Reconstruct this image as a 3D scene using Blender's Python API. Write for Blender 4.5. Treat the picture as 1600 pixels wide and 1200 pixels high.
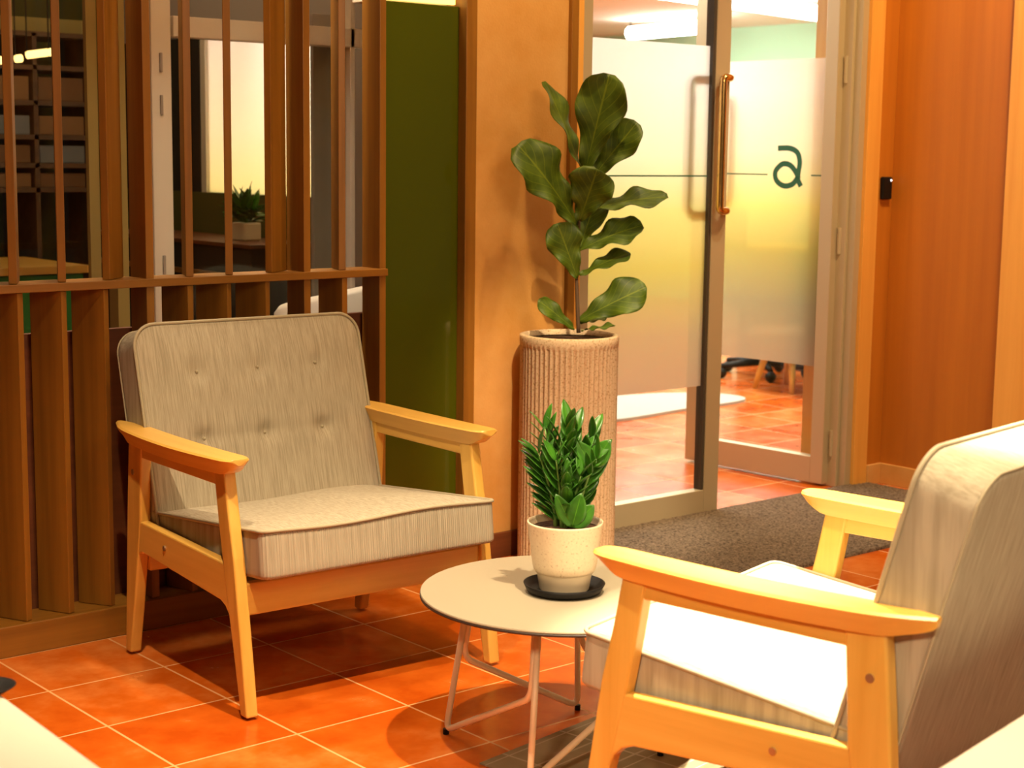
import bpy, bmesh, math, random
from math import sin, cos, pi, radians
from mathutils import Vector, Matrix, noise

for o in list(bpy.data.objects): bpy.data.objects.remove(o)
S = bpy.context.scene
COL = S.collection
random.seed(7)

# ------------------------------------------------------------------ camera
CX, CY, CZ, YAW, PIT, ROL, FPX = -1.56252294, -3.50258110, 1.25914599, 0.704193284, 0.139811502, 0.0123974305, 2546.28
fw = Vector((sin(YAW)*cos(PIT), cos(YAW)*cos(PIT), -sin(PIT)))
r0 = Vector((cos(YAW), -sin(YAW), 0)); u0 = r0.cross(fw)
rt = r0*cos(ROL) + u0*sin(ROL); up = -r0*sin(ROL) + u0*cos(ROL)
CAMP = Vector((CX, CY, CZ))
cd = bpy.data.cameras.new('camera'); cam = bpy.data.objects.new('camera', cd); COL.objects.link(cam)
cam.matrix_world = Matrix(((rt.x, up.x, -fw.x, CX), (rt.y, up.y, -fw.y, CY), (rt.z, up.z, -fw.z, CZ), (0, 0, 0, 1)))
cd.sensor_width = 36; cd.lens = FPX*36/1600; cd.clip_start = .05; cd.clip_end = 100
cd.dof.use_dof = True; cd.dof.focus_distance = 3.9; cd.dof.aperture_fstop = 5.6
S.camera = cam
# ------------------------------------------------------------------ view, world
S.view_settings.view_transform = 'Standard'; S.view_settings.look = 'None'
S.view_settings.exposure = 0.0; S.view_settings.gamma = 1; S.view_settings.use_curve_mapping = False
W = bpy.data.worlds.new('world'); S.world = W; W.use_nodes = True
W.node_tree.nodes['Background'].inputs[0].default_value = (1.0, .70, .38, 1)
W.node_tree.nodes['Background'].inputs[1].default_value = .075
# ------------------------------------------------------------------ lights
def lamp(name, kind, loc, target, power, color, size=.05, angle=60, blend=.5, sx=None, sy=None):
    l = bpy.data.lights.new(name, kind); l.energy = power; l.color = color
    if kind == 'SPOT': l.spot_size = radians(angle); l.spot_blend = blend; l.shadow_soft_size = size
    elif kind == 'AREA':
        l.shape = 'RECTANGLE'; l.size = sx; l.size_y = sy
    else: l.shadow_soft_size = size
    o = bpy.data.objects.new(name, l); COL.objects.link(o); o.location = loc
    o.rotation_euler = (Vector(target)-Vector(loc)).to_track_quat('-Z', 'Y').to_euler()
    return o
WARM = (1, .77, .47)
lamp('spot_over_chair', 'SPOT', (-.50, -1.45, 3.2), (.25, -.62, 0), 330, WARM, .03, 50, .75)
lamp('spot_over_table', 'SPOT', (.38, -1.95, 3.3), (.60, -1.45, 0), 640, WARM, .03, 56, .75)
lamp('spot_right', 'SPOT', (.95, -1.62, 3.2), (.80, -1.72, 0), 2000, (1, .84, .60), .03, 25, .5)
lamp('spot_left', 'SPOT', (-1.15, -1.9, 3.2), (-.95, -1.6, 0), 260, WARM, .04, 46, .8)
lamp('spot_pilaster', 'SPOT', (1.62, -.35, 3.0), (1.70, .35, 1.5), 120, (1, .70, .32), .04, 60, .9)
lamp('spot_niche', 'SPOT', (2.9, -.7, 3.0), (3.5, .0, 1.2), 190, (1, .68, .30), .06, 75, .9)
lamp('spot_entry', 'SPOT', (2.6, -.5, 3.1), (2.6, .0, 0), 130, WARM, .05, 70, .9)
lamp('spot_planter', 'SPOT', (.55, -1.9, 3.1), (1.80, .15, .42), 520, WARM, .05, 17, .6)
lamp('spot_screen', 'SPOT', (1.0, -.75, 3.0), (.35, .3, .7), 80, (1, .66, .30), .04, 70, .9)
lamp('fill_spot_left', 'SPOT', (-2.5, -3.3, 2.5), (.75, -1.95, .35), 420, (1, .76, .46), .25, 34, .9)  # added fill for the near side of the right chair, unseen source
lamp('fill_light_rear', 'AREA', (.2, -4.2, 2.8), (.8, -1.6, .4), 60, (1, .74, .44), sx=1.4, sy=1.2)  # added fill from behind the camera for the right chair's back
lamp('office_door_fill', 'AREA', (2.75, 1.9, 2.2), (2.35, .45, 1.5), 34, (1, .95, .86), sx=.9, sy=.5)  # added behind the left leaf to brighten its film, no such lamp seen
lamp('office_ceiling_near', 'AREA', (4.75, 2.3, 2.3), (4.75, 2.3, 0), 135, (1, .93, .80), sx=2.6, sy=2.6)
lamp('office_ceiling_far', 'AREA', (6.2, 4.6, 2.3), (6.2, 4.6, 0), 250, (1, .95, .84), sx=4.0, sy=4.0)
lamp('dark_office_light', 'AREA', (1.0, 2.2, 2.3), (1.0, 2.2, 0), 9, (1, .72, .40), sx=1.6, sy=1.6)
lamp('passage_light', 'AREA', (.95, .62, 2.6), (.95, 1.15, .6), 110, (1, .82, .58), sx=1.6, sy=.3)

def at(axis, val, px, py):
    d = fw + rt*((px-800)/FPX) + up*((600-py)/FPX)
    a = 'xyz'.index(axis); t = (val-CAMP[a])/d[a]
    return CAMP + d*t

# ------------------------------------------------------------------ materials
def mat(name, base=(.5, .5, .5), rough=.6, metal=0, spec=.5, **k):
    m = bpy.data.materials.new(name); m.use_nodes = True
    b = m.node_tree.nodes['Principled BSDF']
    b.inputs['Base Color'].default_value = (*base, 1); b.inputs['Roughness'].default_value = rough
    b.inputs['Metallic'].default_value = metal; b.inputs['Specular IOR Level'].default_value = spec
    for a, v in k.items(): b.inputs[a.replace('_', ' ')].default_value = v
    return m
def nd(m, t, **k):
    n = m.node_tree.nodes.new(t)
    for a, v in k.items(): setattr(n, a, v)
    return n
def lk(m, a, b): m.node_tree.links.new(a, b)
def coords(m, scale=(1, 1, 1), rot=(0, 0, 0)):
    tc = nd(m, 'ShaderNodeTexCoord'); mp = nd(m, 'ShaderNodeMapping')
    mp.inputs['Scale'].default_value = scale; mp.inputs['Rotation'].default_value = rot
    lk(m, tc.outputs['Object'], mp.inputs['Vector']); return mp.outputs['Vector']
def noise_n(m, vec, scale=1, detail=4, rough=.5):
    n = nd(m, 'ShaderNodeTexNoise'); n.inputs['Scale'].default_value = scale
    n.inputs['Detail'].default_value = detail; n.inputs['Roughness'].default_value = rough
    lk(m, vec, n.inputs['Vector']); return n.outputs['Fac']
def ramp(m, fac, stops):
    r = nd(m, 'ShaderNodeValToRGB'); e = r.color_ramp.elements
    while len(e) < len(stops): e.new(.5)
    for i, (p, c) in enumerate(stops): e[i].position = p; e[i].color = (*c, 1)
    lk(m, fac, r.inputs['Fac']); return r.outputs['Color']
def bump(m, fac, strength=.2, dist=.01):
    b = nd(m, 'ShaderNodeBump'); b.inputs['Strength'].default_value = strength; b.inputs['Distance'].default_value = dist
    lk(m, fac, b.inputs['Height']); lk(m, b.outputs['Normal'], m.node_tree.nodes['Principled BSDF'].inputs['Normal'])
def setcol(m, c): lk(m, c, m.node_tree.nodes['Principled BSDF'].inputs['Base Color'])
def math_n(m, op, a, b=None):
    n = nd(m, 'ShaderNodeMath', operation=op)
    for i, v in enumerate((a, b)):
        if v is None: continue
        if isinstance(v, (int, float)): n.inputs[i].default_value = v
        else: lk(m, v, n.inputs[i])
    return n.outputs[0]

def wood(name, axis, c1, c2, rough=.4, k=1.0, coat=0.0):
    m = mat(name, c1, rough)
    sc = [38*k, 38*k, 38*k]; sc['xyz'.index(axis)] = 1.6*k
    v = coords(m, tuple(sc)); f = noise_n(m, v, 1, 5, .6)
    v2 = coords(m, tuple(s*.25 for s in sc)); f2 = noise_n(m, v2, 1, 3, .5)
    a = math_n(m, 'ADD', math_n(m, 'MULTIPLY', f, .5), math_n(m, 'MULTIPLY', f2, .5))
    setcol(m, ramp(m, a, [(.35, c1), (.65, c2)]))
    bump(m, f, .06, .002)
    if coat: m.node_tree.nodes['Principled BSDF'].inputs['Coat Weight'].default_value = coat; m.node_tree.nodes['Principled BSDF'].inputs['Coat Roughness'].default_value = .3
    return m
M = {}
for ax in 'xyz':
    M['oak'+ax] = wood('light_oak_'+ax, ax, (.62, .335, .055), (.76, .46, .10), .38, 1.0, .3)
    M['walnut'+ax] = wood('walnut_'+ax, ax, (.19, .076, .008), (.31, .130, .015), .42)
M['panel'] = wood('orange_wood_panel', 'z', (.42, .130, .010), (.54, .185, .016), .45, .5)
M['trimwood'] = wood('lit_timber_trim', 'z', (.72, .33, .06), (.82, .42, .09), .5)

def fabric(name, axis='z', c1=(.305, .268, .198), c2=(.435, .385, .295), rib=False):
    m = mat(name, c1, .95, spec=.15)
    sc = [430, 45, 3.2]
    v = coords(m, tuple(sc)); f = noise_n(m, v, 1, 3, .6)
    setcol(m, ramp(m, f, [(.35, c1), (.62, c2)]))
    if rib:
        w = nd(m, 'ShaderNodeTexWave'); w.inputs['Scale'].default_value = 55; w.inputs['Distortion'].default_value = .6
        w.bands_direction = 'X'; lk(m, coords(m), w.inputs['Vector'])
        bump(m, math_n(m, 'ADD', w.outputs['Fac'], math_n(m, 'MULTIPLY', f, .5)), .45, .0015)
    else:
        bump(m, f, .35, .0015)
    return m
M['fab'] = fabric('beige_upholstery', 'z')
M['fabx'] = fabric('beige_upholstery_seat', 'z', rib=True)
M['pipe'] = mat('beige_piping', (.38, .33, .23), .9, spec=.2)

# terracotta tiles
m = mat('terracotta_tiles', (.6, .14, .03), .22)
tc = nd(m, 'ShaderNodeTexCoord'); sp = nd(m, 'ShaderNodeSeparateXYZ'); lk(m, tc.outputs['Object'], sp.inputs[0])
def grout(comp, off):
    a = math_n(m, 'FRACT', math_n(m, 'DIVIDE', math_n(m, 'ADD', comp, off), .30))
    b = math_n(m, 'ABSOLUTE', math_n(m, 'SUBTRACT', a, .5))
    return math_n(m, 'GREATER_THAN', b, .5-.0095)
g = math_n(m, 'MAXIMUM', grout(sp.outputs[0], 30.0), grout(sp.outputs[1], 30.0))
vo = nd(m, 'ShaderNodeTexWhiteNoise'); vo.noise_dimensions = '2D'
fl = nd(m, 'ShaderNodeVectorMath', operation='FLOOR'); dv = nd(m, 'ShaderNodeVectorMath', operation='DIVIDE')
dv.inputs[1].default_value = (.3, .3, 1); lk(m, tc.outputs['Object'], dv.inputs[0]); lk(m, dv.outputs[0], fl.inputs[0]); lk(m, fl.outputs[0], vo.inputs['Vector'])
n1 = noise_n(m, coords(m, (7, 7, 7)), 1, 4, .6)
t = math_n(m, 'ADD', math_n(m, 'MULTIPLY', n1, .75), math_n(m, 'MULTIPLY', vo.outputs['Value'], .25))
tile = ramp(m, t, [(.32, (.46, .070, .004)), (.50, (.57, .11, .008)), (.70, (.68, .20, .040))])
mx = nd(m, 'ShaderNodeMix', data_type='RGBA'); lk(m, g, mx.inputs[0]); lk(m, tile, mx.inputs[6]); mx.inputs[7].default_value = (.66, .34, .13, 1)
setcol(m, mx.outputs[2])
rg = math_n(m, 'ADD', math_n(m, 'MULTIPLY', n1, .25), .10); lk(m, math_n(m, 'MAXIMUM', rg, math_n(m, 'MULTIPLY', g, .7)), m.node_tree.nodes['Principled BSDF'].inputs['Roughness'])
bump(m, math_n(m, 'SUBTRACT', math_n(m, 'MULTIPLY', n1, .3), g), .25, .002)
M['tile'] = m
# plaster
m = mat('ochre_plaster', (.62, .33, .09), .75, spec=.2)
f = noise_n(m, coords(m, (3, 3, 3)), 1, 6, .65); f2 = noise_n(m, coords(m, (140, 140, 140)), 1, 2, .5)
setcol(m, ramp(m, f, [(.3, (.56, .27, .06)), (.7, (.68, .38, .13))])); bump(m, f2, .35, .002)
M['plaster'] = m
M['darkwood'] = wood('dark_wood', 'x', (.10, .028, .008), (.17, .05, .014), .5)
M['green'] = mat('green_back_painted_glass', (.060, .074, .002), .06, spec=.6)
M['alu'] = mat('champagne_aluminium', (.50, .415, .27), .40, .25)
M['aludark'] = mat('dark_gasket', (.06, .045, .03), .6)
M['silhouette'] = mat('dark_handle_silhouette', (.09, .05, .02), .5)  # handles behind the film: backlit silhouette is put into the dark colour
M['brass'] = mat('brass_handle', (.68, .42, .15), .22, 1.0)
M['black'] = mat('black_plastic', (.006, .005, .005), .5, spec=.25)
M['blackm'] = mat('matte_black', (.02, .014, .01), .8)
M['screw'] = mat('screw_metal', (.50, .38, .24), .3, .8)
M['white'] = mat('white_frame_paint', (.72, .66, .56), .5)
M['wall'] = mat('cream_wall', (.70, .60, .44), .8)
M['grey'] = mat('grey_paint', (.33, .29, .25), .7)
M['olive'] = mat('olive_paint', (.30, .22, .06), .7)
M['mint'] = mat('mint_wall', (.45, .80, .58), .7)
M['greenp'] = mat('green_lacquer', (.05, .32, .08), .4)
M['darkgrn'] = mat('dark_olive_wall', (.09, .09, .015), .7)
M['cream'] = mat('cream_laminate', (.66, .58, .50), .4)
M['tabletop'] = mat('beige_tabletop', (.335, .29, .215), .40)
M['tedge'] = mat('table_dark_edge', (.025, .012, .008), .5)
M['tube'] = mat('beige_metal_tube', (.80, .66, .46), .35)
M['soil'] = mat('dark_soil', (.05, .02, .008), 1)
f = noise_n(M['soil'], coords(M['soil'], (120,)*3), 1, 3); bump(M['soil'], f, 1, .006); setcol(M['soil'], ramp(M['soil'], f, [(.4, (.02, .008, .004)), (.7, (.12, .05, .02))]))
m = mat('speckled_terrazzo', (.60, .42, .27), .75, spec=.3)
f = noise_n(m, coords(m, (170,)*3), 1, 2, .5); setcol(m, ramp(m, f, [(.30, (.36, .23, .11)), (.42, (.60, .45, .28)), (.7, (.68, .53, .35))])); bump(m, f, .15, .001)
M['terrazzo'] = m
m = mat('speckled_cream_ceramic', (.74, .60, .42), .5)
f = noise_n(m, coords(m, (220,)*3), 1, 2, .5); setcol(m, ramp(m, f, [(.27, (.45, .30, .16)), (.36, (.74, .60, .42)), (.8, (.80, .67, .48))]))
M['ceramic'] = m
M['clearcup'] = mat('translucent_inner_cup', (.80, .68, .50), .35)
m = mat('grey_brown_coir', (.16, .12, .09), 1, spec=.1)
f = noise_n(m, coords(m, (130,)*3), 1, 3, .7); setcol(m, ramp(m, f, [(.33, (.07, .05, .035)), (.66, (.34, .26, .19))])); bump(m, f, 1, .012)
M['mat'] = m
def leafmat(name, c1, c2, vein, rough=.45, coat=0):
    m = mat(name, c1, rough)
    v = coords(m); uv = nd(m, 'ShaderNodeUVMap'); s = nd(m, 'ShaderNodeSeparateXYZ'); lk(m, uv.outputs[0], s.inputs[0])
    # veins: u across (-.5..5 -> 0..1), v along
    a = math_n(m, 'ABSOLUTE', math_n(m, 'SUBTRACT', s.outputs[0], .5))
    mid = math_n(m, 'LESS_THAN', a, .018)
    w = math_n(m, 'FRACT', math_n(m, 'MULTIPLY', math_n(m, 'SUBTRACT', s.outputs[1], math_n(m, 'MULTIPLY', a, .75)), 7))
    side = math_n(m, 'LESS_THAN', w, .09)
    vn = math_n(m, 'MAXIMUM', mid, math_n(m, 'MULTIPLY', side, .65 if vein else 0))
    base = ramp(m, noise_n(m, coords(m, (25,)*3), 1, 2), [(.35, c1), (.7, c2)])
    mx = nd(m, 'ShaderNodeMix', data_type='RGBA'); lk(m, math_n(m, 'MULTIPLY', vn, .55), mx.inputs[0]); lk(m, base, mx.inputs[6])
    mx.inputs[7].default_value = (c2[0]*2.2, c2[1]*1.8, c2[2]*1.5, 1); setcol(m, mx.outputs[2])
    p = m.node_tree.nodes['Principled BSDF']
    p.inputs['Coat Weight'].default_value = coat
    tr = nd(m, 'ShaderNodeBsdfTranslucent'); lk(m, mx.outputs[2], tr.inputs[0]); ms = nd(m, 'ShaderNodeMixShader'); ms.inputs[0].default_value = .32
    out = m.node_tree.nodes['Material Output']
    lk(m, p.outputs[0], ms.inputs[1]); lk(m, tr.outputs[0], ms.inputs[2]); lk(m, ms.outputs[0], out.inputs[0])
    return m
M['fiddle'] = leafmat('fiddle_leaf', (.060, .110, .004), (.120, .190, .010), True, .5)
M['zz'] = leafmat('glossy_leaf', (.03, .13, .012), (.07, .26, .02), False, .28, .3)
M['stem'] = mat('plant_stem', (.10, .055, .025), .8)
M['zstem'] = mat('green_stem', (.12, .22, .04), .5)
def emis(name, c, s):
    m = mat(name, c); b = m.node_tree.nodes['Principled BSDF']
    b.inputs['Emission Color'].default_value = (*c, 1); b.inputs['Emission Strength'].default_value = s; return m
M['tubelight'] = emis('tube_light', (1, .97, .9), 22)
M['ledwarm'] = emis('warm_led', (1, .66, .16), 2.4)
M['lampwarm'] = emis('warm_lamp', (1, .62, .2), 3)
M['whiteled'] = emis('white_led_dot', (1, .9, .9), 4)
# clear glass: thin pane = transparent + fresnel gloss
m = bpy.data.materials.new('clear_glass'); m.use_nodes = True; nt = m.node_tree; nt.nodes.clear()
o_ = nd(m, 'ShaderNodeOutputMaterial'); t_ = nd(m, 'ShaderNodeBsdfTransparent'); g_ = nd(m, 'ShaderNodeBsdfGlossy'); x_ = nd(m, 'ShaderNodeMixShader'); f_ = nd(m, 'ShaderNodeLayerWeight')
t_.inputs[0].default_value = (.93, .95, .93, 1); g_.inputs['Roughness'].default_value = .02; f_.inputs[0].default_value = .5
lk(m, math_n(m, 'ADD', math_n(m, 'MULTIPLY', math_n(m, 'POWER', f_.outputs['Facing'], 4.0), .4), .03), x_.inputs[0]); lk(m, t_.outputs[0], x_.inputs[1]); lk(m, g_.outputs[0], x_.inputs[2]); lk(m, x_.outputs[0], o_.inputs[0])
M['glass'] = m
# frosted gradient film: printed colours, with backlight at the top put into the ramp
def film(name, stops, z0, z1, trans=.12):
    m = bpy.data.materials.new(name); m.use_nodes = True; nt = m.node_tree; nt.nodes.clear()
    tcn = nd(m, 'ShaderNodeTexCoord'); s = nd(m, 'ShaderNodeSeparateXYZ'); lk(m, tcn.outputs['Object'], s.inputs[0])
    mr = nd(m, 'ShaderNodeMapRange'); lk(m, s.outputs[2], mr.inputs[0]); mr.inputs[1].default_value = z0; mr.inputs[2].default_value = z1
    c = ramp(m, mr.outputs[0], stops)
    o = nd(m, 'ShaderNodeOutputMaterial'); tl = nd(m, 'ShaderNodeBsdfTranslucent'); df = nd(m, 'ShaderNodeBsdfDiffuse'); tp = nd(m, 'ShaderNodeBsdfTransparent')
    lk(m, c, tl.inputs[0]); lk(m, c, df.inputs[0]); lk(m, c, tp.inputs[0])
    a = nd(m, 'ShaderNodeMixShader'); a.inputs[0].default_value = .15; lk(m, tl.outputs[0], a.inputs[1]); lk(m, df.outputs[0], a.inputs[2])
    b = nd(m, 'ShaderNodeMixShader'); b.inputs[0].default_value = trans; lk(m, a.outputs[0], b.inputs[1]); lk(m, tp.outputs[0], b.inputs[2])
    lk(m, b.outputs[0], o.inputs[0]); return m
M['film'] = film('gradient_frosted_film', [(0, (.56, .44, .29)), (.16, (.58, .48, .27)), (.36, (.74, .64, .17)), (.52, (.93, .84, .32)), (.68, (.99, .97, .74)), (.9, (.98, .98, .96))], .46, 1.64, .22)
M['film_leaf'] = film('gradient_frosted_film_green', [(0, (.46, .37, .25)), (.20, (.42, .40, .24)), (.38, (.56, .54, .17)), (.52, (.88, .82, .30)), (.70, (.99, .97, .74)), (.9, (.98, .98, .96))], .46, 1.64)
M['film_far'] = film('gradient_frosted_film_partition', [(0, (.96, .91, .60)), (.4, (.97, .95, .80)), (1, (.97, .98, .96))], 1.09, 1.73, .02)
M['filmline'] = mat('dark_green_vinyl', (.015, .12, .06), .6)

# ------------------------------------------------------------------ mesh helpers
def new(name, bm, m, parent=None, smooth=False, loc=None, rot=None, bev=0, seg=2, ang=40):
    me = bpy.data.meshes.new(name); bmesh.ops.recalc_face_normals(bm, faces=bm.faces[:]); bm.to_mesh(me); bm.free()
    me.materials.append(m if not isinstance(m, str) else M[m])
    o = bpy.data.objects.new(name, me); COL.objects.link(o)
    if parent: o.parent = parent
    if loc is not None: o.location = loc
    if rot is not None: o.rotation_euler = rot
    if smooth:
        for p in me.polygons: p.use_smooth = True
    if bev:
        b = o.modifiers.new('bevel', 'BEVEL'); b.width = bev; b.segments = seg; b.limit_method = 'ANGLE'; b.angle_limit = radians(ang); b.harden_normals = False
        for p in me.polygons: p.use_smooth = False
    return o
def box(bm, x0, x1, y0, y1, z0, z1):
    vs = [bm.verts.new((x, y, z)) for z in (z0, z1) for y in (y0, y1) for x in (x0, x1)]
    for f in ((0, 1, 3, 2), (4, 6, 7, 5), (0, 4, 5, 1), (2, 3, 7, 6), (0, 2, 6, 4), (1, 5, 7, 3)): bm.faces.new([vs[i] for i in f])
    return vs
def boxo(name, b, m, parent=None, bev=.002, **k):
    bm = bmesh.new(); box(bm, *b); return new(name, bm, m, parent, bev=bev, **k)
def loft(bm, rings, closed=True, cap=True):
    R = [[bm.verts.new(p) for p in r] for r in rings]; n = len(R[0])
    for a, b in zip(R, R[1:]):
        for i in range(n if closed else n-1): bm.faces.new((a[i], a[(i+1) % n], b[(i+1) % n], b[i]))
    if cap and closed: bm.faces.new(R[0][::-1]); bm.faces.new(R[-1])
    return R
def catmull(pts, n=6, closed=False):
    P = [Vector(p) for p in pts]; out = []; N = len(P)
    rng = range(N if closed else N-1)
    for i in rng:
        p0 = P[i-1] if (closed or i > 0) else P[0]*2-P[1]; p1 = P[i]; p2 = P[(i+1) % N]
        p3 = P[(i+2) % N] if (closed or i+2 < N) else P[-1]*2-P[-2]
        for k in range(n):
            t = k/n
            out.append(.5*((2*p1)+(p2-p0)*t+(2*p0-5*p1+4*p2-p3)*t*t+(3*p1-p0-3*p2+p3)*t**3))
    if not closed: out.append(P[-1])
    return out
def tube(bm, path, r, n=10, closed=False, cap=True):
    P = [Vector(p) for p in path]; N = len(P); rings = []; up_ = None
    for i in range(N):
        a = P[i-1] if (i > 0 or closed) else P[0]; b = P[(i+1) % N] if (i < N-1 or closed) else P[-1]
        t = (b-a).normalized()
        if up_ is None: up_ = t.orthogonal().normalized()
        else:
            up_ = (up_-t*up_.dot(t)); up_.normalize()
        s = t.cross(up_); rr = r[i] if isinstance(r, (list, tuple)) else r
        rings.append([P[i]+(up_*cos(2*pi*k/n)+s*sin(2*pi*k/n))*rr for k in range(n)])
    R = loft(bm, rings, True, cap and not closed)
    if closed:
        a, b = R[-1], R[0]
        best = min(range(n), key=lambda q: (a[0].co-b[q].co).length)
        for i in range(n): bm.faces.new((a[i], a[(i+1) % n], b[(i+1+best) % n], b[(i+best) % n]))
def rounded(path, r, n=5):
    """polyline with rounded corners"""
    P = [Vector(p) for p in path]; out = [P[0]]
    for i in range(1, len(P)-1):
        a = (P[i-1]-P[i]); b = (P[i+1]-P[i]); rr = min(r, a.length*.45, b.length*.45)
        A = P[i]+a.normalized()*rr; B = P[i]+b.normalized()*rr
        for k in range(n+1):
            t = k/n; out.append(A*(1-t)**2+P[i]*2*t*(1-t)+B*t*t)
    out.append(P[-1]); return out
def lathe(bm, prof, n=48, c=(0, 0, 0), flute=None):
    rings = []
    for (r, z) in prof:
        rings.append([Vector((c[0]+r*cos(2*pi*k/n), c[1]+r*sin(2*pi*k/n), c[2]+z)) for k in range(n)])
    return loft(bm, rings, True, False)
def prism(bm, poly, x0, x1, ax='x'):
    """side polygon (y,z) extruded along x"""
    A = [bm.verts.new((x0, y, z)) for y, z in poly]; B = [bm.verts.new((x1, y, z)) for y, z in poly]; n = len(poly)
    bm.faces.new(A[::-1]); bm.faces.new(B)
    for i in range(n): bm.faces.new((A[i], A[(i+1) % n], B[(i+1) % n], B[i]))
def thing(name, label, cat, loc=(0, 0, 0), rz=0, group=None):
    o = bpy.data.objects.new(name, None); COL.objects.link(o); o.location = loc; o.rotation_euler = (0, 0, rz)
    o.empty_display_size = .1; o['label'] = label; o['category'] = cat
    if group: o['group'] = group
    return o
def tag(o, label, cat, group=None, kind=None):
    o['label'] = label; o['category'] = cat
    if group: o['group'] = group
    if kind: o['kind'] = kind
    return o
def struct(o, label=None):
    o['kind'] = 'structure'
    if label: o['label'] = label
    return o

# ================================================================== SETTING
bm = bmesh.new(); box(bm, -6, 12, -7, 14, -.05, 0); struct(new('floor', bm, 'tile'), 'terracotta orange tiled floor')
bm = bmesh.new(); box(bm, -6, 3.7, -7, .35, 3.4, 3.45); struct(new('ceiling', bm, 'wall'), 'room ceiling')
# pilaster wall between screen and doors
struct(boxo('wall_back', (1.538, 1.925, .35, .62, 0, 3.4), 'plaster'), 'ochre plaster pilaster beside the glass doors')
struct(boxo('baseboard_back', (1.538, 1.925, .338, .35, 0, .08), 'darkwood'), 'dark skirting under the pilaster')
struct(boxo('trim_1', (1.497, 1.538, .325, .62, 0, 3.4), 'walnutz'), 'walnut post between green panel and pilaster')
struct(boxo('trim_2', (1.925, 1.955, .335, .62, 0, 3.4), 'walnutz'), 'walnut edge beside the glass doors')
o = boxo('wall_panel', (1.21, 1.497, .36, .40, 0, 1.69), 'green'); struct(o, 'glossy dark green glass wall panel')
struct(boxo('wall_upper', (1.21, 1.497, .42, .5, 1.69, 3.4), 'wall'))
tag(boxo('light_strip', (1.215, 1.49, .37, .385, 1.695, 1.72), 'ledwarm'), 'warm light strip above the green glass panel', 'light')
# right niche
struct(boxo('wall_niche', (3.53, 3.74, .36, .62, 0, 3.4), 'panel'), 'orange wood wall behind the card reader')
struct(boxo('wall_right', (3.62, 3.74, -.17, .36, 0, 3.4), 'panel'), 'orange wood panelled side wall')
struct(boxo('baseboard_niche', (3.53, 3.62, .348, .36, 0, .08), 'plaster'))
struct(boxo('baseboard_right', (3.608, 3.62, -.17, .348, 0, .08), 'plaster'))
struct(boxo('trim_3', (3.56, 3.74, -.62, -.172, 0, 3.4), 'trimwood'), 'pale timber post at right edge')
struct(boxo('trim_4', (3.45, 3.53, .355, .62, 0, 3.4), 'trimwood'), 'brightly lit timber door lining')
# door frame
bm = bmesh.new(); box(bm, 3.398, 3.415, .40, .50, 0, 2.3); box(bm, 3.415, 3.45, .37, .50, 0, 2.3)
struct(new('door_frame', bm, 'alu', bev=.003), 'aluminium door jamb beside the open leaf')
bm = bmesh.new(); box(bm, 1.955, 2.01, .37, .50, 0, 2.3)
struct(new('door_frame', bm, 'trimwood', bev=.003))
struct(boxo('door_frame', (1.955, 3.45, .37, .50, 2.3, 2.4), 'alu'))
struct(boxo('wall_over_doors', (1.955, 3.74, .37, .62, 2.4, 3.4), 'wall'))
# the other room
struct(boxo('wall_far', (9.0, 9.1, .5, 13, 0, 2.35), 'mint'), 'mint green far wall of the bright office')
struct(boxo('wall_north', (-3, 9.1, 13, 13.1, 0, 2.35), 'wall'))
struct(boxo('wall_office_side', (3.74, 9.1, .5, .6, 0, 2.35), 'wall'))
struct(boxo('ceiling_office', (-3, 9.1, .62, 13.1, 2.35, 2.45), mat('white_ceiling', (.82, .80, .72), .8)), 'office ceiling')
struct(boxo('wall_divider', (1.95, 2.0, .62, 1.60, 0, 2.35), 'grey'))
struct(boxo('wall_divider_low', (1.95, 2.0, 1.60, 5.2, 0, 1.085), 'darkgrn'))
struct(boxo('wall_divider_top', (1.95, 2.0, 1.60, 5.2, 1.735, 2.35), 'grey'))
struct(boxo('wall_divider_back', (1.95, 2.0, 2.70, 5.2, 1.085, 1.735), 'blackm'))
w = thing('window_1', 'frosted window glowing white to yellow behind the slatted screen', 'window'); w['kind'] = 'structure'; del w['category']
boxo('pane', (1.970, 1.976, 1.60, 2.70, 1.085, 1.735), 'film_far', w, bev=0)
bm = bmesh.new(); box(bm, 1.955, 1.995, 1.60, 1.63, 1.085, 1.735); box(bm, 1.955, 1.995, 2.66, 2.70, 1.085, 1.735); new('window_frame', bm, 'white', w)

# ================================================================== GLASS DOORS
def sheet(name, x0, x1, y, z0, z1, m, parent):
    bm = bmesh.new(); bm.faces.new([bm.verts.new(v) for v in ((x0, y, z0), (x1, y, z0), (x1, y, z1), (x0, y, z1))]); return new(name, bm, m, parent)
d1 = thing('door_1', 'closed glass door leaf with gradient frosted film and brass pull', 'door', (2.01, .40, 0)); d1['kind'] = 'structure'; del d1['category']
WL = .695
bm = bmesh.new()
box(bm, 0, .045, -.022, .022, .006, 2.28); box(bm, WL-.072, WL, -.022, .022, .006, 2.28)
box(bm, .045, WL-.072, -.022, .022, .006, .090); box(bm, .045, WL-.072, -.022, .022, 2.2, 2.28)
new('door_rails', bm, 'alu', d1, bev=.002)
boxo('gasket', (WL-.084, WL-.072, -.018, .018, .09, 2.2), 'aludark', d1)
boxo('glass', (.045, WL-.084, -.003, .003, .09, 2.2), 'glass', d1, bev=0)
sheet('frosted_film', .046, WL-.085, -.004, .462, 1.635, 'film', d1)
boxo('green_line', (.046, WL-.085, -.0062, -.0052, 1.192, 1.197), 'filmline', d1, bev=0)
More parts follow.
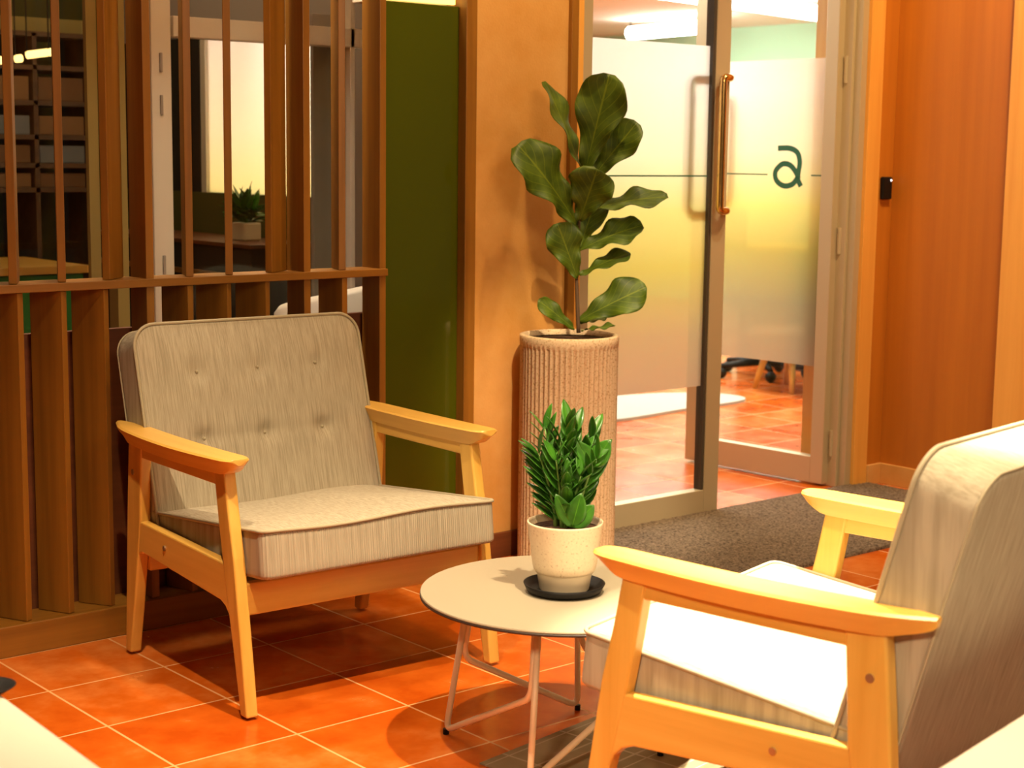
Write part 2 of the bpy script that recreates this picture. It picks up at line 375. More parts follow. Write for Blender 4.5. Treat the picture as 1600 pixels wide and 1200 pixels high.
def pull(parent, x0, yb, dx, z0, z1, side, name='handle', m=None):
    bm = bmesh.new()
    p = rounded([(x0+dx, side*.02, z1), (x0+dx*.6, yb, z1), (x0, yb, z1), (x0, yb, z0), (x0+dx*.6, yb, z0), (x0+dx, side*.02, z0)], .035, 6)
    tube(bm, p, .0135, 14); return new(name, bm, m or ('brass' if side < 0 else 'silhouette'), parent, smooth=True)
pull(d1, WL-.066, -.052, .062, 1.075, 1.530, -1)
pull(d1, .535, .022, .10, 1.075, 1.530, 1)  # set close behind the film so its soft shadow shows

ang = math.atan2(.66, -.035)   # open leaf swings into the office
d2 = thing('door_2', 'open glass door leaf with frosted film and green letter mark', 'door', (3.385, .440, 0), ang); d2['kind'] = 'structure'; del d2['category']
bm = bmesh.new()
box(bm, 0.0, .058, -.022, .022, .010, 2.28); box(bm, WL-.075, WL, -.022, .022, .010, 2.28)
box(bm, .058, WL-.075, -.022, .022, .010, .112); box(bm, .058, WL-.075, -.022, .022, 2.2, 2.28)
new('door_rails', bm, 'alu', d2, bev=.002)
boxo('glass', (.058, WL-.075, -.003, .003, .112, 2.2), 'glass', d2, bev=0)
# side seen by the camera is local +y
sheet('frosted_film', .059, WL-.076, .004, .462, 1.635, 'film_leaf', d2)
bm = bmesh.new(); box(bm, .325, WL-.076, .0052, .0062, 1.192, 1.197); box(bm, .059, .115, .0052, .0062, 1.192, 1.197)
new('green_line', bm, 'filmline', d2)
def ribbon(bm, pts, w, x_sign, y0, y1):
    P = [Vector((p[0], p[1])) for p in pts]; L = []; Rr = []
    for i in range(len(P)):
        t = (P[min(i+1, len(P)-1)]-P[max(i-1, 0)]).normalized(); n = Vector((-t.y, t.x))
        L.append(P[i]+n*w/2); Rr.append(P[i]-n*w/2)
    for i in range(len(P)-1):
        q = [L[i], L[i+1], Rr[i+1], Rr[i]]
        A = [bm.verts.new((v.x*x_sign, y0, v.y)) for v in q]; B = [bm.verts.new((v.x*x_sign, y1, v.y)) for v in q]
        bm.faces.new(A); bm.faces.new(B[::-1])
        for k in range(4): bm.faces.new((A[k], A[(k+1) % 4], B[(k+1) % 4], B[k]))
# letter: loop bowl at the lower left, arched stroke crossing down to a tail at the lower right
bm = bmesh.new()
GX, GZ = .222, 1.226
k = .076
def P2(l): return [(-GX+v.x*k*.98, GZ+v.y*k) for v in l]
arch = catmull([Vector((a, b, 0)) for a, b in [(-.75, .93), (.0, .93), (.50, .72), (.68, .25), (.62, -.25), (.60, -.62), (.80, -.97)]], 7)
bowl = catmull([Vector((a, b, 0)) for a, b in [(.62, -.50), (.25, -.88), (-.30, -.97), (-.78, -.70), (-.86, -.25), (-.45, .12), (.02, .10), (.40, -.20), (.66, -.60)]], 7)
ribbon(bm, P2(arch), .021, -1, .0052, .0062); ribbon(bm, P2(bowl), .021, -1, .0054, .0064)
new('letter_mark', bm, 'filmline', d2)
pull(d2, WL-.04, .075, -.04, 1.09, 1.50, 1)
pull(d2, .53, -.026, .105, 1.09, 1.50, -1, 'handle', 'silhouette')
for z in (1.59, .95, .17):
    bm = bmesh.new(); tube(bm, [(-.012, -.014, z-.05), (-.012, -.014, z+.05)], .009, 12); box(bm, -.012, .01, -.026, -.018, z-.045, z+.045)
    new('hinge', bm, 'alu', d2, smooth=False)

# card reader
t = thing('card_reader', 'small black card reader with a lit dot on the orange wood wall', 'card reader', (3.570, .36, 1.108))
boxo('housing', (-.028, .028, -.018, 0, 0, .085), 'black', t, bev=.005)
bm = bmesh.new(); bmesh.ops.create_uvsphere(bm, u_segments=10, v_segments=8, radius=.0035, matrix=Matrix.Translation((.018, -.018, .072))); new('indicator_light', bm, 'whiteled', t, smooth=True)

# ================================================================== SLATTED SCREEN
sc = thing('slatted_screen', 'walnut screen of twisted vertical slats behind the left armchair', 'room divider', (0, .36, 0))
def fin(x, deg, D, t, z0, z1, name='slat'):
    a = radians(deg); bm = bmesh.new()
    poly = []
    for u, v in ((-D/2, -t/2), (-D/2, t/2), (D/2, t/2), (D/2, -t/2)): poly.append((u*sin(a)+v*cos(a), u*cos(a)-v*sin(a)))
    loft(bm, [[(p[0], p[1], z0) for p in poly], [(p[0], p[1], z1) for p in poly]])
    return new(name, bm, 'walnutz', sc, loc=(x, 0, 0), bev=.0015)
for x in (-.045, .4486, .9309, 1.188): fin(x, 0, .088, .022, .081, 3.3, 'post')
for x, a in ((-.28, 30), (-.16, 24), (.1008, 27), (.2253, 24), (.3664, 47), (.5821, 23), (.7076, 30), (.8567, 56), (1.0642, 22)): fin(x, a, .10, .02, .931, 3.3)
for x, a in ((-.30, -25), (-.17, -25), (.0742, -25), (.1877, -26), (.3001, -29), (.5502, -15), (.6591, -27), (.7806, -25), (1.0446, -9)): fin(x, a, .10, .02, .081, .908)
boxo('rail', (-.6, 1.199, -.055, .05, .909, .930), 'walnutx', sc, bev=.002)
boxo('kick_board', (-.6, 1.199, -.06, .055, 0, .080), 'walnutx', sc, bev=.003)
boxo('back_panel', (-.6, 1.199, .058, .075, 0, .795), 'darkwood', sc)

# ================================================================== ARMCHAIR
def rrect(hx, y0, y1, r_front, r_back, n=9, m=14):
    """outline in (x,y) from y0 to y1; r at y0 corners and y1 corners, dense straight sides"""
    pts = []
    def arc(cx, cy, r, a0):
        for k in range(n+1): a = a0+pi/2*k/n; pts.append((cx+r*cos(a), cy+r*sin(a)))
    def seg(p, q):
        for k in range(1, m): pts.append((p[0]+(q[0]-p[0])*k/m, p[1]+(q[1]-p[1])*k/m))
    a, b = r_front, r_back
    arc(-hx+a, y0+a, a, pi); seg((-hx+a, y0), (hx-a, y0)); arc(hx-a, y0+a, a, 1.5*pi); seg((hx, y0+a), (hx, y1-b))
    arc(hx-b, y1-b, b, 0); seg((hx-b, y1), (-hx+b, y1)); arc(-hx+b, y1-b, b, pi/2); seg((-hx, y1-b), (-hx, y0+a))
    return pts
def pillow(out, T, topf, botf, r=.012, xf=lambda p: p, K=16):
    """outline (u,v), thickness T along w; top at w=T/2"""
    cx = sum(p[0] for p in out)/len(out); cy = (min(p[1] for p in out)+max(p[1] for p in out))/2; cx = 0
    bm = bmesh.new(); rings = []
    hx = max(abs(p[0]) for p in out); hy = max(abs(p[1]-cy) for p in out)
    def ring(s, w, inset):
        R = []
        for (x, y) in out:
            dx, dy = x-cx, y-cy
            fx = (1-inset/hx)*s; fy = (1-inset/hy)*s
            R.append((cx+dx*fx, cy+dy*fy, w))
        return R
    sc_ = [k/K for k in range(1, K+1)]
    for s in sc_:
        rings.append([xf(Vector((p[0], p[1], p[2]+botf(p[0], p[1], s)))) for p in ring(s, -T/2, r)])
    for k in range(1, 4):
        a = pi/2*k/4; rings.append([xf(Vector((p[0], p[1], p[2]))) for p in ring(1, -T/2+r-r*cos(a), r-r*sin(a))])
    for k in range(0, 7): rings.append([xf(Vector(p)) for p in ring(1, -T/2+r+(T-2*r)*k/6, 0)])
    for k in range(3, 0, -1):
        a = pi/2*k/4; rings.append([xf(Vector(p)) for p in ring(1, T/2-r+r*cos(a), r-r*sin(a))])
    for s in reversed(sc_):
        rings.append([xf(Vector((p[0], p[1], p[2]+topf(p[0], p[1], s)))) for p in ring(s, T/2, r)])
    R = loft(bm, rings, True, False)
    c0 = bm.verts.new(xf(Vector((cx, cy, -T/2+botf(cx, cy, 0))))); c1 = bm.verts.new(xf(Vector((cx, cy, T/2+topf(cx, cy, 0)))))
    n = len(out)
    for i in range(n): bm.faces.new((c0, R[0][(i+1) % n], R[0][i])); bm.faces.new((c1, R[-1][i], R[-1][(i+1) % n]))
    return bm

def make_chair(label, loc, rz):
    C = thing('armchair', label, 'armchair', loc, rz, 'wooden armchairs around the coffee table')
    HX = .355
    for s in (-1, 1):
        # front leg: side polygon, leaning forward, swelling at the rail
        x0, x1 = (s*(HX-.030), s*HX) if s > 0 else (s*HX, s*(HX-.030))
        f = [(-.182, .562), (-.205, .43), (-.222, .345), (-.240, .26), (-.262, .17), (-.298, .006), (-.328, .006), (-.312, .12), (-.292, .25), (-.275, .36), (-.252, .46), (-.232, .562)]
        bm = bmesh.new(); prism(bm, f, x0, x1); new('leg', bm, 'oakz', C, bev=.005, seg=3, ang=50)
        b = [(.192, .560), (.205, .36), (.218, .28), (.243, .15), (.274, .006), (.304, .006), (.294, .15), (.284, .30), (.275, .42), (.262, .560)]
        bm = bmesh.new(); prism(bm, b, x0, x1); new('leg', bm, 'oakz', C, bev=.005, seg=3, ang=50)
        bm = bmesh.new(); prism(bm, [(-.228, .342), (.210, .356), (.262, .240), (.240, .250), (.225, .268), (.200, .279), (-.205, .252), (-.228, .243), (-.246, .225), (-.262, .190), (-.285, .20)], x0+.002, x1-.002)
        sr = new('side_rail', bm, 'oaky', C, bev=.004)
        for (yy, zz) in ((.073, .316), ):
            bm = bmesh.new(); tube(bm, [(s*(HX-.004), yy, zz), (s*(HX+.0015), yy, zz)], .0065, 14); new('screw', bm, 'screw', sr)
        bm = bmesh.new(); tube(bm, [(s*(HX-.004), .240, .475), (s*(HX+.0015), .240, .475)], .0075, 14); new('screw', bm, 'screw', sr)
        bm = bmesh.new(); prism(bm, [(-.215, .515), (.200, .515), (.200, .556), (-.205, .556)], x0+.004, x1-.004); new('arm_support', bm, 'oaky', C, bev=.003)
        # arm rest, bowed outward, undercut at both ends
        secs = []
        NS = 34
        for k_ in range(NS+1):
            q = k_/NS; q = .5-.5*cos(pi*q); y = -.292+.634*q
            bow = .014*sin(pi*min(1, q*1.02))
            wi = .034; wo = .034+bow
            if q < .07: e_ = max(0, 1-(1-q/.07)**2)**.5; wi = .012+.022*e_; wo = .018+.016*e_+bow
            if q > .80: e_ = max(0, 1-((q-.80)/.20)**2.2); wi = .010+.024*e_; wo = .008+(.026+bow)*e_
            top = .588-.005*sin(pi*q)
            e = min(1, (q/.085)) if q < .085 else 1; e2 = min(1, (1-q)/.12)
            th_ = .014+.026*e**.9*max(0, e2)**.6
            bot = top-th_; cxm = s*(HX-.012)
            secs.append([(cxm-s*(wi-.004), y, top), (cxm+s*(wo-.005), y, top), (cxm+s*wo, y, top-.004), (cxm+s*(wo-.003), y, top-.008),
                         (cxm+s*max(.006, wo-.020), y, bot), (cxm-s*max(.004, wi-.014), y, bot), (cxm-s*(wi-.002), y, top-.008), (cxm-s*wi, y, top-.004)])
        bm = bmesh.new(); loft(bm, secs); o = new('armrest', bm, 'oaky', C, smooth=True); o.data.set_sharp_from_angle(angle=radians(38))
    bm = bmesh.new(); box(bm, -HX+.03, HX-.03, -.275, -.250, .225, .300); new('front_rail', bm, 'oakx', C, bev=.004)
    bm = bmesh.new(); box(bm, -HX+.03, HX-.03, .215, .240, .225, .285); new('rear_rail', bm, 'oakx', C, bev=.004)
    # seat cushion
    out = rrect(.322, -.350, .205, .022, .02)
    tilt = math.atan2(.052, .53)
    def sx(p):   # p local (x, y, w) -> tilt about x, front higher
        y = p.y+.35
        return Vector((p.x, -.350+y*cos(tilt)+p.z*sin(tilt), .376+p.z*cos(tilt)-y*sin(tilt)+ .004*sin(p.x*13)*(1 if p.z > 0 else 0)))
    def stop(x, y, s):
        return .012*(1-s**3)+.0035*sin(x*17+1)*cos(y*14)*(1 if s < .97 else .4)
    bm = pillow(out, .108, stop, lambda x, y, s: 0, .010, sx); new('seat_cushion', bm, 'fabx', C, smooth=True)
    seat = C.children[-1] if False else [c for c in COL.objects if c.parent == C and c.name.startswith('seat_cushion')][-1]
    bm = bmesh.new(); tube(bm, [sx(Vector((x*1.003, -.0825+(y+.0825)*1.004, .052))) for x, y in out], .0042, 8, closed=True); new('piping', bm, 'pipe', seat, smooth=True)
    # back cushion : u=x, v=along slope, w=thickness forward
    out2 = rrect(.324, -.115, .462, .02, .058, 9, 34)
    th = math.atan2(.124, .452)
    def bx(p):
        return Vector((p.x, .170+p.y*sin(th)-(p.z-.055)*cos(th), .385+p.y*cos(th)+(p.z-.055)*sin(th)))
    tufts = [(x, v) for x in (-.172, .0, .172) for v in (.165, .335)]
    def btop(x, v, s):
        h = .014*(1-s**4)
        for tx, tv in tufts:
            d2 = ((x-tx)**2+((v-tv)*1.0)**2); depth = .015 if tv < .2 else .008
            h -= depth*math.exp(-d2/(.026**2)*1.2)
        # shallow crease linking the lower tufts
        h -= .0028*math.exp(-((v-.168)/.018)**2)*(1 if abs(x) < .2 else max(0, 1-(abs(x)-.2)*12))
        return h
    bm = pillow(out2, .11, btop, lambda x, y, s: -.004*(1-s**4), .010, bx, K=44); back = new('back_cushion', bm, 'fab', C, smooth=True)
    bm = bmesh.new(); tube(bm, [bx(Vector((x*1.004, .1775+(y-.1775)*1.004, .052))) for x, y in out2], .0042, 8, closed=True); new('piping', bm, 'pipe', back, smooth=True)
    bm = bmesh.new(); tube(bm, [bx(Vector((x*1.002, .1775+(y-.1775)*1.002, -.052))) for x, y in out2], .0022, 6, closed=True); new('seam', bm, 'pipe', back, smooth=True)
    for tx, tv in tufts:
        bm = bmesh.new(); p = bx(Vector((tx, tv, .055+btop(tx, tv, .3)))); bmesh.ops.create_uvsphere(bm, u_segments=8, v_segments=6, radius=.0045, matrix=Matrix.Translation(p)); new('tuft_button', bm, 'pipe', back, smooth=True)
    return C
make_chair('beige tufted armchair with light oak frame in front of the slatted screen', (.622, -.155, 0), radians(-2.5))
make_chair('beige armchair seen from behind at right, nearest the camera', (.725, -1.738, 0), radians(189))

# ================================================================== COFFEE TABLE
TX, TY, TZ, TR = .690, -1.035, .352, .307
t = thing('coffee_table', 'low round beige coffee table on pale bent wire legs', 'table', (TX, TY, 0))
bm = bmesh.new(); R = lathe(bm, [(.0, .346), (TR-.004, .346), (TR, .348), (TR, .350), (TR-.001, .352), (0, .352)], 96); bmesh.ops.remove_doubles(bm, verts=bm.verts[:], dist=1e-5)
new('tabletop', bm, 'tabletop', t)
bm = bmesh.new(); lathe(bm, [(TR-.008, .3405), (TR-.002, .341), (TR+.0008, .3425), (TR+.0008, .3465), (TR-.002, .3467), (TR-.02, .3465)], 96); new('edge_band', bm, 'tedge', t, smooth=True)
feet = [(.556, -.800), (.889, -.863), (.827, -1.190), (.500, -1.145)]
F = [Vector((a-TX, b-TY, .008)) for a, b in feet]
Tp = [Vector((f.x*.80+.0, f.y*.80, .342)) for f in F]
for i in range(4):
    # a bent rod: top i -> foot i -> along to mid height of the previous leg -> up beside it
    j = (i+3) % 4 if False else (i-1) % 4
    tang = (F[i]-F[j]).normalized()*.012
    midp = F[j].lerp(Tp[j], .50)+Vector((tang.x, tang.y, 0))
    topj = Tp[j]+Vector((tang.x, tang.y, 0))
    bm = bmesh.new(); tube(bm, rounded([Tp[i], F[i], midp, topj], .030, 7), .0070, 10); new('leg', bm, 'tube', t, smooth=True)
    bm = bmesh.new(); tube(bm, [F[i]+Vector((0, 0, -.008)), F[i]+Vector((0, 0, .004))], .007, 10); new('foot_cap', bm, 'black', t)
# saucer and pot with plant
PX, PY = .680, -1.040
bm = bmesh.new(); lathe(bm, [(0, 0), (.062, 0), (.078, .004), (.086, .020), (.083, .020), (.075, .007), (.0, .005)], 64); bmesh.ops.remove_doubles(bm, verts=bm.verts[:], dist=1e-5)
o = new('saucer', bm, 'black', smooth=True, loc=(PX, PY, .352)); tag(o, 'black plastic saucer under the small cream pot', 'saucer')
PZ = .3575
pt = thing('potted_plant', 'small glossy green plant in a cream pot on the coffee table', 'potted plant', (PX, PY, PZ))
bm = bmesh.new(); lathe(bm, [(0, .040), (.062, .040), (.0655, .046), (.068, .058), (.0735, .10), (.079, .142), (.0795, .146), (.077, .146), (.076, .140), (.070, .125), (0, .125)], 64); new('pot', bm, 'ceramic', pt, smooth=True)
bm = bmesh.new(); lathe(bm, [(0, 0), (.050, 0), (.052, .003), (.0585, .040), (.063, .046), (.0635, .051), (.060, .052)], 48); new('pot_base', bm, 'clearcup', pt, smooth=True)
bm = bmesh.new(); lathe(bm, [(0, .134), (.03, .136), (.06, .133), (.0745, .131)], 32); new('soil', bm, 'soil', pt, smooth=True)

def leaf_mesh(length, width, prof, n=14, m=5, bend=.2, fold=.25, wave=.0, tw=0, seed=0):
    """leaf along +Y from origin, width X, normal +Z; returns bm with uv"""
    bm = bmesh.new(); uvl = bm.loops.layers.uv.new('UVMap'); G = []
    rnd = random.Random(seed); ph = rnd.random()*6
    for i in range(n+1):
        t_ = i/n; w_ = prof(t_)*width/2; row = []
        for j in range(-m, m+1):
            u = j/m; x = u*w_
            y = t_*length; z = -bend*length*t_*t_ + fold*abs(x) + wave*width*abs(u)**2*sin(t_*16+ph+(1.5 if u > 0 else 0))
            a = tw*t_; x2 = x*cos(a)-z*sin(a)*0; z2 = z+x*sin(a)
            row.append((bm.verts.new((x2, y, z2)), u*.5+.5, t_))
        G.append(row)
    for i in range(n):
        for j in range(2*m):
            q = [G[i][j], G[i][j+1], G[i+1][j+1], G[i+1][j]]
            f = bm.faces.new([v[0] for v in q])
            for lp, v in zip(f.loops, q): lp[uvl].uv = (v[1], v[2])
    bmesh.ops.remove_doubles(bm, verts=bm.verts[:], dist=1e-6)
    return bm
def place_leaf(parent, base, tip, width, normal, prof, mt_, name='leaf', **k):
    base = Vector(base); tip = Vector(tip); d = tip-base; L = d.length; Y = d.normalized()
    Z = Vector(normal); Z = (Z-Y*Z.dot(Y)).normalized(); X = Y.cross(Z)
    bm = leaf_mesh(L, width, prof, **k)
    mt = Matrix(((X.x, Y.x, Z.x, base.x), (X.y, Y.y, Z.y, base.y), (X.z, Y.z, Z.z, base.z), (0, 0, 0, 1)))
    bmesh.ops.transform(bm, matrix=mt, verts=bm.verts[:])
    me = bpy.data.meshes.new(name); bm.to_mesh(me); bm.free(); me.materials.append(M[mt_])
    for p in me.polygons: p.use_smooth = True
    o = bpy.data.objects.new(name, me); COL.objects.link(o); o.parent = parent
    s = o.modifiers.new('solid', 'SOLIDIFY'); s.thickness = .0009
    return o
zprof = lambda t_: max(.02, (sin(pi*min(1, t_**.85)))**.75)
RT = Vector((rt.x, rt.y, 0)).normalized(); FW = Vector((fw.x, fw.y, 0)).normalized(); UP = Vector((0, 0, 1))
# arching stems: lean (right, away), height
zst = [(-.058, -.012, .160, 9), (-.045, .030, .205, 9), (.062, -.020, .155, 8), (.052, .030, .190, 9), (.000, -.040, .100, 5), (.004, .010, .215, 9), (.030, -.035, .120, 5), (-.022, -.030, .150, 7), (-.052, .0, .130, 7), (-.012, .02, .185, 8), (.030, .0, .150, 8), (.018, .03, .20, 8)]
for si, (lr, lf, h, nl) in enumerate(zst):
    rr = random.Random(si+3)
    b0 = RT*lr*.35+FW*lf*.35+UP*.130
    pts = [b0+RT*(lr*.65*(q**1.6))+FW*(lf*.65*q**1.6)+UP*(h-.0)*q for q in [k/8 for k in range(9)]]
    bm = bmesh.new(); tube(bm, pts, [.0045-.003*k/8 for k in range(9)], 8); new('stem', bm, 'zstem', pt, smooth=True)
    for li in range(nl):
        q = .12+.86*li/(nl-1); k8 = min(7, int(q*8)); P0 = pts[k8].lerp(pts[k8+1], q*8-k8)
        ax = (pts[k8+1]-pts[k8]).normalized()
        for sd in (-1, 1):
            if lr > .03 and sd < 0 and rr.random() < .3: continue
            side = (RT*cos(si*1.1*.35)+FW*sin(si*1.1*.35))*sd
            upw = .95+.55*q
            dirn = (side*(1.0-.35*q)+ax*upw*(.9 if sd*lr > 0 else 1.1)+FW*rr.uniform(-.35, .25)).normalized()
            L = rr.uniform(.060, .076)*(1-.25*abs(q-.5))
            nrm = (ax*1.0-side*.9-FW*.35+Vector((rr.uniform(-.2, .2), rr.uniform(-.2, .2), 0)))
            place_leaf(pt, P0, P0+dirn*L, L*.38, nrm, zprof, 'zz', n=8, m=2, bend=.08, fold=.22, seed=si*20+li)
# two broad leaves open like a V on the right stem and two round ones low in front
c = RT*.052-FW*.01+UP*.262
for dx, dz, wv in ((-.030, .056, .040), (.036, .060, .044)):
    place_leaf(pt, c, c+RT*dx+UP*dz-FW*.006, wv, -FW+UP*.55, zprof, 'zz', n=10, m=3, bend=.05, fold=.1, seed=5)
c = RT*.012-FW*.055+UP*.145
for dx, dz, wv in ((.018, .072, .042), (.044, .048, .042), (-.034, .070, .034)):
    place_leaf(pt, c, c+RT*dx+UP*dz-FW*.004, wv, -FW+UP*.3, zprof, 'zz', n=10, m=3, bend=.05, fold=.1, seed=9)

# ================================================================== TALL FLUTED PLANTER
QX, QY = 1.790, .175
pl = thing('potted_plant', 'tall fiddle leaf fig in a fluted terrazzo cylinder planter beside the doors', 'potted plant', (QX, QY, 0))
bm = bmesh.new(); NF = 56; n = NF*6; rings = []
def frad(k, R_, d): return R_-d*(.5-.5*cos(2*pi*k/6))**.7
for z, fl_, R_ in [(0, 0, .146), (.004, 0, .150), (.012, 1, .151), (.68, 1, .151), (.685, 0, .1515), (.700, 0, .153), (.712, 0, .153), (.716, 0, .151), (.716, 0, .138), (.70, 0, .136)]:
    rings.append([(cos(2*pi*k/n)*(frad(k, R_, .0065) if fl_ else R_), sin(2*pi*k/n)*(frad(k, R_, .0065) if fl_ else R_), z) for k in range(n)])
loft(bm, rings, True, False); new('planter', bm, 'terrazzo', pl, smooth=True)
bm = bmesh.new(); lathe(bm, [(0, .698), (.08, .700), (.137, .696)], 40); new('soil', bm, 'soil', pl, smooth=True)
def wp(px, py, depth=0):     # point at the planter's own distance; depth>0 further away
    c0 = Vector((QX, QY, 1.0)); d = fw + rt*((px-800)/FPX) + up*((600-py)/FPX)
    t_ = ((c0-CAMP).dot(FW)+depth)/d.dot(FW); return CAMP+d*t_-Vector((QX, QY, 0))
st = [wp(x, y, d) for x, y, d in ((904, 520, 0), (902, 470, 0), (901, 420, .01), (904, 370, 0), (906, 320, -.01), (910, 270, 0), (914, 232, .01))]
bm = bmesh.new(); sp_ = catmull(st, 5); tube(bm, sp_, [.0065-.0035*i/len(sp_) for i in range(len(sp_))], 8); new('stem', bm, 'stem', pl, smooth=True)
def fprof(t_):
    w_ = .34+.80*max(0, min(1, (t_-.12)/.55))**1.2
    if t_ > .66: w_ *= max(0, 1-((t_-.66)/.345)**2.6)**.5
    if t_ < .10: w_ *= .30+7*t_
    return max(.02, w_*.88)
scale = 2546/ ((Vector((QX, QY, 1.0))-CAMP).dot(fw))
leaves = [((914, 270, 0), (950, 116, -.05), 92, (-.25, -1, .25), .06), ((911, 272, .02), (858, 124, .05), 62, (.80, -.45, .3), .05),
          ((920, 285, -.01), (994, 190, -.03), 66, (-.35, -1, .25), .05), ((902, 352, 0), (826, 222, -.10), 104, (.40, -.8, .55), .15),
          ((906, 345, -.03), (932, 266, -.11), 84, (-.1, -1, .3), .05), ((914, 332, 0), (1036, 286, -.02), 62, (-.1, -.60, 1.0), .22),
          ((904, 392, .0), (996, 340, -.03), 66, (-.2, -.75, .8), .20), ((902, 434, -.01), (872, 350, -.06), 66, (.0, -1, .35), .05),
          ((905, 430, .0), (981, 388, .0), 42, (-.1, -.6, .9), .12), ((903, 502, 0), (1004, 444, -.05), 70, (-.25, -.95, .45), .15),
          ((898, 515, 0), (844, 468, -.04), 34, (.3, -.9, .4), .08), ((905, 505, .03), (946, 494, .08), 26, (0, -.3, 1), .05),
          ((908, 516, -.03), (960, 508, -.08), 34, (0, -.2, 1), .03), ((906, 388, .01), (932, 306, .04), 62, (-.3, -1, .2), .05)]
for i, (b, e, wpx, nv, bd) in enumerate(leaves):
    N = RT*nv[0]+FW*(-nv[1])*-1*-1+UP*nv[2] if False else RT*nv[0]+FW*nv[1]+UP*nv[2]
    place_leaf(pl, wp(*b), wp(*e), wpx*.9/scale, N, fprof, 'fiddle', n=20, m=7, bend=bd, fold=.14, wave=.085, seed=i)

# ================================================================== MAT, RUG
bm = bmesh.new(); NX, NY = 150, 70; x0, x1, y0, y1 = 1.985, 3.55, -.335, .385
rr = random.Random(4); G = [[None]*(NY+1) for _ in range(NX+1)]
for i in range(NX+1):
    for j in range(NY+1):
        e = i in (0, NX) or j in (0, NY)
        G[i][j] = bm.verts.new((x0+(x1-x0)*i/NX, y0+(y1-y0)*j/NY, .009 if e else .012+rr.uniform(-.002, .002)))
for i in range(NX):
    for j in range(NY): bm.faces.new((G[i][j], G[i+1][j], G[i+1][j+1], G[i][j+1]))
bot = [(G[i][0]) for i in range(NX+1)]+[G[NX][j] for j in range(1, NY+1)]+[G[i][NY] for i in range(NX-1, -1, -1)]+[G[0][j] for j in range(NY-1, 0, -1)]
low = [bm.verts.new((v.co.x, v.co.y, 0)) for v in bot]; n = len(bot)
for i in range(n): bm.faces.new((bot[i], low[i], low[(i+1) % n], bot[(i+1) % n]))
tag(new('doormat', bm, 'mat', smooth=True), 'grey brown coarse entrance mat in front of the glass doors', 'doormat')
m = mat('grey_beige_rug', (.3, .25, .16), .85, spec=.2)
s_ = nd(m, 'ShaderNodeSeparateXYZ'); lk(m, coords(m), s_.inputs[0])
def ln(c_, per, w_, off=0):
    a = math_n(m, 'FRACT', math_n(m, 'DIVIDE', math_n(m, 'ADD', c_, 10+off), per)); return math_n(m, 'LESS_THAN', a, w_/per)
lines = math_n(m, 'MAXIMUM', math_n(m, 'MAXIMUM', ln(s_.outputs[0], .19, .006), ln(s_.outputs[1], .11, .006)), ln(s_.outputs[1], .11, .004, .03))
base = ramp(m, noise_n(m, coords(m, (9, 9, 9)), 1, 3), [(.35, (.25, .20, .11)), (.65, (.36, .30, .19))])
mx = nd(m, 'ShaderNodeMix', data_type='RGBA'); lk(m, lines, mx.inputs[0]); lk(m, base, mx.inputs[6]); mx.inputs[7].default_value = (.50, .42, .29, 1); setcol(m, mx.outputs[2])
M['rug'] = m
o = boxo('rug', (0, 1.15, -1.3, 0, 0, .003), 'rug', loc=(.500, -.985, 0), rot=(0, 0, radians(8.5)), bev=0); tag(o, 'thin grey beige rug with pale line squares under the right armchair', 'rug')

# ================================================================== FOREGROUND TABLES
def low_table(label, loc, rz, w, d, h, cx=0):
    t = thing('side_table', label, 'table', loc, rz)
    boxo('tabletop', (0, w, 0, d, h-.03, h), 'cream', t, bev=.006)
    for a in (.04, w-.08):
        for b in (.04, d-.08): boxo('leg', (a, a+.04, b, b+.04, 0, h-.03), 'oakz', t, bev=.003)
    return t
low_table('cream topped low table at the lower left corner', (-1.333, -1.968, 0), radians(-2.6), .70, 1.25, .43)
low_table('cream topped low table at the lower right corner behind the chair', (.10, -2.845, 0), radians(10), .8, .53, .455)
bm = bmesh.new(); lathe(bm, [(0, 0), (.03, 0), (.045, .010), (.042, .010), (.03, .003), (0, .003)], 40); bmesh.ops.remove_doubles(bm, verts=bm.verts[:], dist=1e-5)
p = at('z', .43, -22, 1081)
tag(new('dish', bm, 'black', smooth=True, loc=(p.x, p.y, .43)), 'black dish at the edge of the left cream table', 'dish')

# ================================================================== BRIGHT OFFICE BEYOND THE DOORS
bm = bmesh.new(); pts = catmull([Vector((x, y, 0)) for x, y in ((3.2, 2.15), (3.78, 2.03), (4.3, 2.07), (4.78, 2.10), (4.85, 2.30), (4.6, 2.52), (4.1, 2.62), (3.4, 2.70), (3.1, 2.45))], 5, True)
A = [bm.verts.new((p.x, p.y, 0)) for p in pts]; B = [bm.verts.new((p.x*.998+.008, p.y*.998+.004, .014)) for p in pts]; n = len(A)
bm.faces.new(A[::-1]); bm.faces.new(B)
for i in range(n): bm.faces.new((A[i], A[(i+1) % n], B[(i+1) % n], B[i]))
tag(new('rug', bm, mat('pale_hide', (.42, .45, .42), .9)), 'pale grey white rug on the office floor behind the doors', 'rug')
# stool
t = thing('stool', 'brown wooden stool with splayed legs seen under the frosted door film', 'stool', (5.35, 2.28, 0))
bm = bmesh.new(); lathe(bm, [(0, .22), (.20, .22), (.24, .25), (.25, .31), (.23, .34), (0, .345)], 32); new('seat', bm, wood('brown_stool_wood', 'x', (.28, .12, .04), (.40, .19, .07)), t, smooth=True)
for k in range(4):
    a = pi/4+k*pi/2; bm = bmesh.new(); tube(bm, [(.12*cos(a), .12*sin(a), .225), (.19*cos(a), .19*sin(a), 0)], [.022, .014], 10); new('leg', bm, 'oakz', t, smooth=True)
